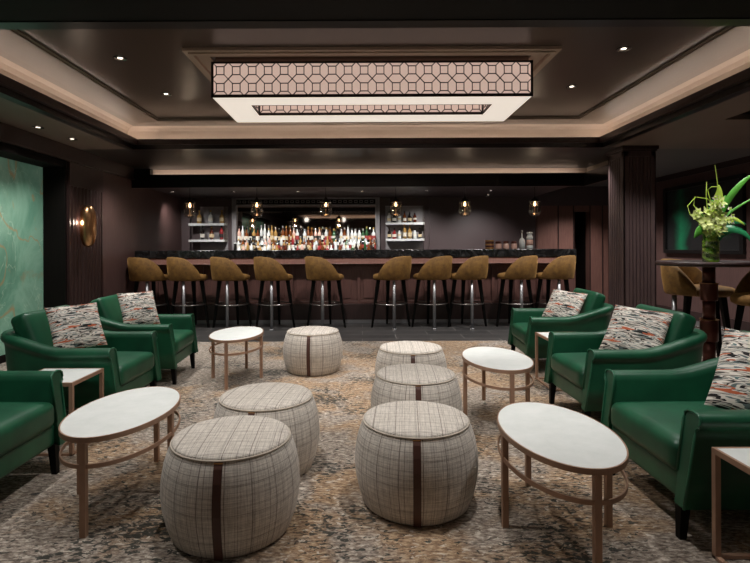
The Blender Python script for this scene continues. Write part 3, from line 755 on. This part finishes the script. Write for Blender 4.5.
o = copy_tree(SL2); o.location = (3.42, 4.12, 0); o.rotation_euler = (0, 0, math.radians(165)); tag(o, 'gold velvet high stool cut by the picture edge in front of the pedestal table', 'bar stool', 'stools at the high table')
o.location = (3.33, 4.08, 0); o.rotation_euler = (0, 0, math.radians(190))

# ------------------------------------------------------------------ high table, vase, flowers
ht = empty('pedestal_table', (3.085, 4.45, 0))
MB().lathe([(.39, 1.03), (.41, 1.035), (.41, 1.065), (.40, 1.07)], n=64).build('table_top', 'dark_wood', ht)
MB().lathe([(.05, .86), (.05, 1.03)], n=32).lathe([(.065, .72), (.068, .73), (.068, .87), (.065, .875)], n=32).lathe([(.05, .55), (.05, .72)], n=32).lathe([(.065, .36), (.07, .37), (.07, .54), (.065, .55)], n=32).lathe([(.05, .16), (.05, .36)], n=32).lathe([(.065, .03), (.07, .05), (.07, .16)], n=32).build('pedestal', 'copper', ht)
MB().lathe([(.25, 0), (.25, .015), (.22, .03), (.07, .04)], n=48).build('base', 'dark_wood', ht)
MB().lathe([(.075, .552), (.075, .556)], n=32).lathe([(.073, .872), (.073, .878)], n=32).build('collars', 'brass', ht)
tag(ht, 'round dark high table on copper drum pedestal with flowers on it', 'table')
VX, VY, VZ = 3.00, 4.30, 1.071
vs_o = empty('flower_vase', (VX, VY, VZ))
MB().lathe([(.058, .0), (.064, .004), (.064, .25), (.060, .25), (.060, .01), (.0, .01)], n=32, cap1=False).build('glass', 'vase_glass', vs_o)
lf = MB()
for k in range(5):
    z0 = .03+k*.042; pts = [(.054*math.cos(a*PI/12+k), .054*math.sin(a*PI/12+k), z0+.03*math.sin(a*PI/12)) for a in range(25)]
    lf.tube(pts, .008, 5, flat=2.2)
lf.build('wrapped_leaves', 'leaf_lime', vs_o)
sm = MB(); rr = random.Random(3)
for k in range(10):
    a = k*.63; sm.tube([(.03*math.cos(a), .03*math.sin(a), .012), (.045*math.cos(a+1), .045*math.sin(a+1), .27)], .005, 5)
sm.build('cut_stems', 'leaf_green', vs_o)
tag(vs_o, 'clear glass cylinder vase wrapped inside with green leaves on the high table', 'vase')
def leaf(pts, widths, mat, name, label, group, fold=.25):
    """long blade following pts"""
    P = [Vector(p) for p in pts]; N = 18; m = MB(); vs = []
    def bez(t):
        q = list(P)
        while len(q) > 1: q = [q[i].lerp(q[i+1], t) for i in range(len(q)-1)]
        return q[0]
    for i in range(N+1):
        t_ = i/N; p = bez(t_); d = (bez(min(1, t_+.02))-bez(max(0, t_-.02))).normalized()
        side = d.cross(Vector((0, -1, .25))).normalized(); nrm = side.cross(d).normalized()
        wd = widths*(math.sin(PI*min(1, max(.02, (t_*.92+.06))))**.8)
        vs += [p-side*wd+nrm*wd*fold, p, p+side*wd+nrm*wd*fold]
    fs = []
    for i in range(N):
        fs += [(i*3, i*3+1, i*3+4, i*3+3), (i*3+1, i*3+2, i*3+5, i*3+4)]
    m.add(vs, fs, 0, True); o = m.build(name, mat, None, fix=False, loc=(VX, VY, VZ+.2))
    so = o.modifiers.new('solid', 'SOLIDIFY'); so.thickness = .0025
    tag(o, label, 'leaf', group); return o
# picture pixel -> local offsets: 1 px ~ 8.7 mm at the vase
def q(px, py, dy=0):
    return ((px-711)*.0086, dy, (238.5-py)*.0086)
bl = 'green foliage in the vase'
leaf([(0, 0, -.15), q(714, 215), q(722, 200, -.03), q(740, 180, -.05), q(748, 176, -.05)], .028, 'leaf_green', 'strap_leaf', 'broad pointed green blade reaching up toward the picture edge', bl)
leaf([(0, 0, -.15), q(716, 215), q(720, 195), q(721, 185, .02)], .04, 'leaf_lime', 'strap_leaf', 'broad lime green upright leaf in the middle of the vase', bl)
leaf([(0, 0, -.15), q(713, 205), q(726, 205, .05), q(731, 195, .06)], .036, 'leaf_green', 'strap_leaf', 'short upright green leaf beside the lime one', bl)
leaf([(0, 0, -.15), q(712, 215), q(730, 212, -.04), q(755, 195, -.05)], .012, 'leaf_green', 'strap_leaf', 'slender grey green blade arching out past the picture edge', bl)
leaf([(0, 0, -.15), q(716, 225), q(732, 222, -.08), q(746, 244, -.08)], .036, 'leaf_deep', 'broad_leaf', 'large glossy deep green leaf drooping toward the picture edge', bl)
leaf([(0, 0, -.15), q(716, 222), q(728, 218, -.03), q(744, 225, -.03)], .034, 'leaf_deep', 'broad_leaf', 'deep green leaf just above the drooping one', bl)
leaf([(0, 0, -.15), q(706, 225), q(698, 226, -.05), q(690, 238, -.06)], .045, 'leaf_green', 'broad_leaf', 'mid green leaf drooping toward the column', bl)
leaf([(0, 0, -.15), q(716, 215), q(728, 214, -.05), q(738, 226, -.08)], .022, 'leaf_lime', 'broad_leaf', 'yellow green leaf lying over the deep green ones', bl)
def grass(pts, label):
    o = MB().tube([Vector(p) for p in pts], .004, 6).build('grass_stem', 'leaf_lime', loc=(VX, VY, VZ+.2)); tag(o, label, 'stem', 'thin bent stems in the vase')
grass([(0, 0, -.15), q(714, 220), q(717, 200), q(718, 185), q(715.5, 165)], 'thin straight stem standing tallest above the flowers')
grass([(0, 0, -.15), q(704, 220), q(694, 205), q(695, 197), q(708, 199), q(712, 203)], 'thin stem bent into a square loop toward the column')
grass([(0, 0, -.15), q(703, 226), q(690, 214), q(688, 206), q(696, 197)], 'thin stem curved out on the column side')
grass([(0, 0, -.15), q(708, 215), q(706.5, 195), q(707, 182)], 'thin stem rising straight behind the square loop')
grass([(0, 0, -.15), q(712, 205), q(708, 190), q(712, 187), q(720, 187)], 'thin stem bent over at its top above the blooms')
def blossom(p, mat, sz, rnd):
    m = MB()
    ax = Vector((rnd.uniform(-.7, .4), -1, rnd.uniform(-.2, .7))).normalized(); a = ax.cross(Vector((0, 0, 1))).normalized(); b = a.cross(ax)
    for k in range(5):
        t_ = 2*PI*k/5+rnd.uniform(-.2, .2); d = a*math.cos(t_)+b*math.sin(t_); s_ = ax.cross(d)
        vs = [p, p+d*sz*.5+s_*sz*.32+ax*sz*.15, p+d*sz+ax*sz*.35, p+d*sz*.5-s_*sz*.32+ax*sz*.15, p+d*sz*.5+ax*sz*.02]
        m.add(vs, [(0, 1, 4), (1, 2, 4), (2, 3, 4), (3, 0, 4)], 0, True)
    m.soft(p.x+ax.x*.01, p.y+ax.y*.01, p.z+ax.z*.01, .018, .018, .018, .009, n=4, mi=1)
    return m
def spray(pts, n, mat, label, rnd, sz=.05):
    r = empty('orchid_spray', (VX, VY, VZ+.2))
    P = [Vector(p) for p in pts]; MB().tube([(0, 0, -.15)]+P, .004, 6).build('stem', 'leaf_green', r)
    for k in range(n):
        t_ = k/(n-1)*(len(P)-1); i = min(int(t_), len(P)-2); p = P[i].lerp(P[i+1], t_-i)+Vector((rnd.uniform(-.045, .045), rnd.uniform(-.06, .03), rnd.uniform(-.03, .03)))
        blossom(p, mat, sz*rnd.uniform(.8, 1.15), rnd).build('blossom', [mat, 'leaf_lime'], r, fix=False)
    tag(r, label, 'flower', 'orchid sprays in the vase')
rd = random.Random(5)
spray([q(707, 232, -.04), q(702, 222, -.06), q(697, 213, -.05)], 12, 'orchid', 'pale green orchid spray leaning toward the column', rd)
spray([q(711, 232, -.05), q(709, 220, -.07), q(706, 208, -.04)], 11, 'orchid', 'pale green orchid spray standing at the middle of the vase', rd)
spray([q(714, 228, -.05), q(715, 215, -.05), q(713, 204, -.02)], 9, 'orchid', 'pale green orchid spray on the picture-edge side of the vase', rd)
spray([q(715, 215, -.02), q(716, 205, -.01), q(712, 200, .0)], 4, 'orchid_white', 'white blossom spray at the top of the bouquet', rd, .028)
spray([q(715, 226, -.06), q(722, 217, -.06), q(727, 210, -.06)], 4, 'orchid_white', 'white blossom spray beside the deep green leaves', rd, .024)

# ------------------------------------------------------------------ picture, sconce
pc = empty('framed_picture', (XR, 7.95, 1.65))
MB().box(-.02, -.001, -.86, .86, -.51, .51).build('canvas', 'abstract_painting', pc)
MB().box(-.055, -.001, -.93, -.86, -.57, .57).box(-.055, -.001, .86, .93, -.57, .57).box(-.055, -.001, -.86, .86, .51, .57).box(-.055, -.001, -.86, .86, -.57, -.51).build('frame', 'picture_black', pc, .004)
tag(pc, 'large dark framed painting with a vertical green smear on the far side wall', 'picture')
scn = empty('wall_sconce', (XL+.035, 6.31, 1.49))
MB().box(0, .02, -.03, .03, -.1, .1).build('backplate', 'brass', scn, .004)
m = MB(); vs = []; fs = []; NU, NV = 18, 24
for j in range(NV+1):
    z = -.27+.54*j/NV; e = math.sqrt(max(0, 1-(abs(z)/.27)**3.2)); rr_ = .10*e+.002
    for i in range(NU+1):
        tw = .5*(z/.27)
        a = -PI*.86+PI*i/NU*1.15+tw*.6
        vs.append((.07+rr_*math.cos(a)*.9, rr_*math.sin(a), z))
for j in range(NV):
    for i in range(NU): fs.append((j*(NU+1)+i, j*(NU+1)+i+1, (j+1)*(NU+1)+i+1, (j+1)*(NU+1)+i))
m.add(vs, fs, 0, True)
so = m.build('shell', 'brass', scn, fix=False); sd = so.modifiers.new('solid', 'SOLIDIFY'); sd.thickness = .004
MB().lathe([(.012, -.09), (.014, -.07), (.014, .07), (.012, .09)], cx=.05, n=12).build('lamp_tube', 'bulb_glow', scn)
tag(scn, 'curved brass shell wall sconce glowing on the fluted pilaster', 'wall lamp')
lamp('sconce_light', 'POINT', (XL+.06, 6.2, 1.53), 1.6, (1, .85, .7), size=.03)

# ------------------------------------------------------------------ armchairs
def make_armchair():
    r = empty('armchair')
    # plan path of the wrap-around arm and back; local +x is the front
    path = []; hw = .325
    for i in range(9): path.append((.37-.47*i/8, -hw))
    N = 26
    for i in range(1, N):
        a = -PI/2-PI*i/N
        ca, sa = math.cos(a), math.sin(a)
        path.append((-.10-.265*abs(ca)**.62, hw*math.copysign(abs(sa)**.62, sa)))
    for i in range(9): path.append((-.10+.47*i/8, hw))
    full = []
    for i, (x, y) in enumerate(path):
        a = path[max(0, i-1)]; b = path[min(len(path)-1, i+1)]
        dx, dy = b[0]-a[0], b[1]-a[1]; l = math.hypot(dx, dy); full.append((x, y, dy/l*-1*-1, -dx/l, x))
    # outward normal check: on the -y side it must point to -y
    full = [(x, y, -abs(nx) if x < -.1 else nx*0, (-1 if y < 0 else 1)*abs(ny), q_) for x, y, nx, ny, q_ in full]
    def hgt(x):
        f = min(1, max(0, (.06-x)/.44)); f = f*f*(3-2*f); return .535+.105*f
    def sec(x, i):
        h = hgt(x); bk = min(1, max(0, (-x-.05)/.3))
        sl = max(0, (x-.1)/.27)
        def dx(z): return sl*.055*(1-(z-.13)/.42)+(-.045*bk*(z-.13)/.5)
        P = [(.030, .15), (.036, .30), (.040, h-.085), (.043, h-.06), (.054, h-.052), (.060, h-.034), (.057, h-.014), (.045, h-.002), (.02, h+.004), (-.015, h+.002), (-.035, h-.012), (-.040, h-.04), (-.038, .28), (-.034, .15)]
        return [(o_, z, dx(z)) for o_, z in P]
    m = MB(); m.sweep(full, sec); m.build('shell', 'green_leather', r)
    # welt down both arm fronts
    for e in (0, -1):
        pp = MB()
        x, y, nx, ny, q_ = full[e]
        pts = [(x+dx+.002, y+ny*o_, z) for (o_, z, dx) in sec(q_, 0)][0:13]
        pp.tube(pts, .006, 6); pp.build('piping', 'green_piping', r)
    m = MB(); m.soft(.045, 0, .21, .70, .60, .12, .02); m.build('seat_base', 'green_leather', r)
    m = MB(); m.soft(.075, 0, .325, .68, .565, .145, .045, puff=.018, n=14); m.build('seat_cushion', 'green_leather', r)
    xf = Matrix.Rotation(math.radians(-112), 3, 'Y')
    m = MB(); m.soft(-.235, 0, .57, .40, .57, .125, .04, puff=.015, n=16, xf=xf); m.build('back_cushion', 'green_leather', r)
    for (x, y) in ((.385, -.29), (.385, .29), (-.30, -.24), (-.30, .24)):
        MB().frustum((x+(.01 if x > 0 else -.02), y), (x, y), (.014, .014), (.021, .021), 0, .16).build('leg', 'ebony', r)
    return r
AC = make_armchair()
chairs = [(-2.05, 2.40, 0, 'green leather armchair cut by the frame, behind the oval table nearest the onyx'),
          (-2.05, 3.68, 0, 'green leather armchair with striped pillow in front of the green onyx panel'),
          (-2.08, 4.71, 3, 'green leather armchair with striped pillow nearest the first bar stools'),
          (1.71, 2.36, 180, 'green leather armchair in front, cut by the frame, beside the front side table'),
          (1.85, 3.56, 180, 'green leather armchair with striped pillow, middle of the three on the column side'),
          (1.99, 5.06, 177, 'green leather armchair with striped pillow nearest the bar on the column side')]
for i, (x, y, a, lb) in enumerate(chairs):
    o = place(AC, i, (x, y, 0), math.radians(a), lb, 'armchair', 'green leather armchairs')

# pillows
def make_pillow():
    m = MB(); n = 22; h = .225
    def grid(sgn):
        vs = []
        for i in range(n+1):
            for k in range(n+1):
                u = math.sin((2*i/n-1)*PI/2); v_ = math.sin((2*k/n-1)*PI/2)
                x = u*h*(1-.045*(1-v_**2)*u**4); y = v_*h*(1-.045*(1-u**2)*v_**4)
                z = .062*((1-abs(u)**2.6)*(1-abs(v_)**2.6))**.55 + .004*math.sin(9*u+4*v_)*(1-u*u)*(1-v_*v_)
                vs.append((x, y, sgn*z))
        return vs
    for sgn in (1, -1):
        vs = grid(sgn); fs = []; uvs = []
        for i in range(n):
            for k in range(n):
                f = [i*(n+1)+k, (i+1)*(n+1)+k, (i+1)*(n+1)+k+1, i*(n+1)+k+1]
                fs.append(f if sgn > 0 else f[::-1]); q_ = [((vs[a][0]/h+1)/2, (vs[a][1]/h+1)/2) for a in fs[-1]]; uvs.append(q_)
        m.add(vs, fs, 0, True, uvs)
    return m.build('throw_pillow', 'woven_stripe', fix=False)
PW = make_pillow()
def pillow(i, x, y, z, face, tilt, roll, lb, s_=1):
    o = PW if i == 0 else PW.copy()
    if i: C.objects.link(o)
    # local z is the face normal: aim it at azimuth `face`, leaning back by tilt, spun by roll
    R_ = Matrix.Rotation(face, 3, 'Z') @ Matrix.Rotation(PI/2-tilt, 3, 'Y') @ Matrix.Rotation(PI/2+roll, 3, 'Z')
    o.rotation_euler = R_.to_euler(); o.location = (x, y, z); o.scale = (s_, s_, s_)
    tag(o, lb, 'pillow', 'woven striped throw pillows')
D_ = math.radians
pillow(0, -2.02, 3.535, .655, D_(-42), D_(30), D_(2), 'striped throw pillow on the armchair in front of the green onyx', .76)
pillow(1, -2.05, 4.59, .65, D_(-40), D_(26), D_(0), 'striped throw pillow on the armchair nearest the first bar stools', .75)
pillow(2, 1.875, 3.43, .62, D_(226), D_(38), D_(-6), 'striped throw pillow on the middle armchair of the column side', .84)
pillow(3, 1.99, 4.93, .62, D_(226), D_(38), D_(-6), 'striped throw pillow on the armchair nearest the bar, column side', .78)
pillow(4, 1.83, 2.24, .62, D_(226), D_(38), D_(-6), 'striped throw pillow cut by the frame on the front armchair', .94)

# ------------------------------------------------------------------ pouffes
def make_pouffe():
    r = empty('pouffe')
    prof = [(.235, 0), (.252, .012), (.272, .065), (.287, .13), (.293, .19), (.290, .25), (.279, .31), (.263, .36), (.252, .378), (.248, .386)]
    m = MB(); n = 72; vs = []; fs = []; uvs = []
    for rr_, z in prof:
        for k in range(n): a = 2*PI*k/n; vs.append((rr_*math.cos(a), rr_*math.sin(a), z))
    for j in range(len(prof)-1):
        for k in range(n):
            k2 = (k+1) % n; fs.append((j*n+k, j*n+k2, (j+1)*n+k2, (j+1)*n+k))
            u0, u1 = 1.75*k/n, 1.75*(k+1)/n; uvs.append([(u0, prof[j][1]), (u1, prof[j][1]), (u1, prof[j+1][1]), (u0, prof[j+1][1])])
    m.add(vs, fs, 0, True, uvs)
    m.lathe([(.02, .0), (.235, .0)], n=n, cap1=False)
    m.build('side_cover', 'plaid_tweed', r)
    tp = [(.248, .384), (.2485, .391), (.243, .397), (.22, .402), (.17, .406), (.1, .408), (.03, .409), (.001, .409)]
    m = MB(); vs = []; fs = []; uvs = []
    for rr_, z in tp:
        for k in range(n): a = 2*PI*k/n; vs.append((rr_*math.cos(a), rr_*math.sin(a), z))
    for j in range(len(tp)-1):
        for k in range(n):
            k2 = (k+1) % n; f = (j*n+k, j*n+k2, (j+1)*n+k2, (j+1)*n+k); fs.append(f); uvs.append([(vs[i_][0]+.3, vs[i_][1]+.3) for i_ in f])
    m.add(vs, fs, 0, True, uvs); m.build('top_cushion', 'plaid_tweed', r)
    MB().tube([(.2505*math.cos(2*PI*k/72), .2505*math.sin(2*PI*k/72), .3850) for k in range(72)], .0042, 6, closed=True).build('piping', 'plaid_tweed_plain', r)
    m = MB(); hw = .0165; vs = []
    P = [(.256, .008)] + prof[2:-1] + [(.252, .382)]
    for rr_, z in P:
        for (e, d) in ((-hw, .0005), (-hw, .004), (hw, .004), (hw, .0005)):
            a = -PI/2+e/rr_; vs.append(((rr_+d)*math.cos(a), (rr_+d)*math.sin(a), z))
    fs = []
    for j in range(len(P)-1):
        for k in range(4):
            k2 = (k+1) % 4; fs.append((j*4+k, j*4+k2, j*4+4+k2, j*4+4+k))
    fs += [(0, 1, 2, 3), tuple(len(P)*4-4+k for k in range(4))]
    m.add(vs, fs, 0, False); st_ = m.build('strap', 'strap_leather', r)
    MB().box(-.017, .017, -.2575, -.2535, .3765, .3815).build('strap_stud', 'brass', st_)
    return r
simple('plaid_tweed_plain', '#c0b5a6', .9)
PF = make_pouffe()
pf = [(.254, 2.40, -5, 'plaid tweed pouffe with brown strap, nearest of the row of three before the bar'), (.345, 3.24, -3, 'plaid tweed pouffe with brown strap, middle of the row of three'),
      (.394, 4.08, -2, 'plaid tweed pouffe with brown strap, farthest of the row of three'), (-.570, 2.18, 3, 'plaid tweed pouffe with brown strap in the front corner beside the oval table'),
      (-.533, 2.77, -6, 'plaid tweed pouffe overlapped by the front one on the onyx side'), (-.487, 4.92, -3, 'plaid tweed pouffe standing alone near the slate floor before the bar')]
for i, (x, y, a, lb) in enumerate(pf): place(PF, i, (x, y, 0), D_(a), lb, 'pouffe', 'plaid tweed pouffes')

# ------------------------------------------------------------------ oval coffee tables
def make_oval():
    r = empty('oval_coffee_table')
    a, b = .235, .385
    def ell(rad, z, s=1): return [(a*s*math.cos(2*PI*k/72)+rad*math.cos(2*PI*k/72), b*s*math.sin(2*PI*k/72)+rad*math.sin(2*PI*k/72), z) for k in range(72)]
    def ovprism(m, i0, i1, z0, z1, mi=0):
        if i0 is None:
            A = ell(i1, z0); Bb = ell(i1, z1); n = 72
            m.add(A+Bb, [tuple(range(n))[::-1], tuple(n+k for k in range(n))]+[(k, (k+1) % n, n+(k+1) % n, n+k) for k in range(n)], mi)
        else:
            n = 72; rings = ell(i0, z0)+ell(i1, z0)+ell(i1, z1)+ell(i0, z1)
            fs = []
            for q_ in range(4):
                for k in range(n): fs.append((q_*n+k, q_*n+(k+1) % n, ((q_+1) % 4)*n+(k+1) % n, ((q_+1) % 4)*n+k))
            m.add(rings, fs, mi)
        return m
    ovprism(MB(), None, -.0065, .397, .419).build('stone_top', 'white_stone', r)
    ovprism(MB(), -.006, .0, .396, .4195).build('rim', 'rose_gold', r, .0015)
    ovprism(MB(), -.009, -.002, .287, .306).build('lower_ring', 'rose_gold', r, .0015)
    for (x, y) in ((a-.012, 0), (-a+.012, 0), (0, b-.012), (0, -b+.012)):
        MB().box(x-.013, x+.013, y-.013, y+.013, 0, .396).build('leg', 'rose_gold', r, .002)
    return r
OT = make_oval()
for i, (x, y, a, lb) in enumerate(((-1.172, 2.47, 0, 'oval white stone coffee table before the cut-off armchair on the onyx side'), (-1.163, 4.64, 0, 'small looking oval white coffee table farthest back, near the lone pouffe'),
                                (.955, 3.57, 0, 'oval white coffee table beside the row of three pouffes, nearer the bar'), (.835, 2.157, 0, 'oval white coffee table at the front, before the armchair without visible back'))):
    place(OT, i, (x, y, 0), D_(a), lb, 'coffee table', 'oval coffee tables')
# ------------------------------------------------------------------ square side tables
def make_side():
    r = empty('side_table'); h = .195; t_ = .011
    MB().box(-h+.012, h-.012, -h+.012, h-.012, .408, .4255).build('stone_top', 'white_stone', r)
    m = MB()
    for b in ring(-h+.012, h-.012, -h+.012, h-.012, .012, .404, .427): m.box(*b)
    m.build('top_frame', 'rose_gold', r, .0015)
    for sx in (-1, 1):
        for sy in (-1, 1): MB().box(sx*(h-t_)-t_, sx*(h-t_)+t_, sy*(h-t_)-t_, sy*(h-t_)+t_, 0, .404).build('leg', 'rose_gold', r, .0015)
    m = MB()
    for b in ring(-h+.02, h-.02, -h+.02, h-.02, .02, .0, .014): m.box(*b)
    m.build('base_frame', 'rose_gold', r, .0015)
    return r
SD = make_side()
for i, (x, y, lb) in enumerate(((-1.885, 3.09, 'square white side table between the two nearest armchairs on the onyx side'), (1.77, 4.37, 'square white side table between the two far armchairs on the column side'), (1.55, 1.75, 'square white side table in the front corner beside the front armchair'))):
    place(SD, i, (x, y, 0), 0, lb, 'side table', 'square rose gold side tables')

SD.scale = (1, .92, 1)
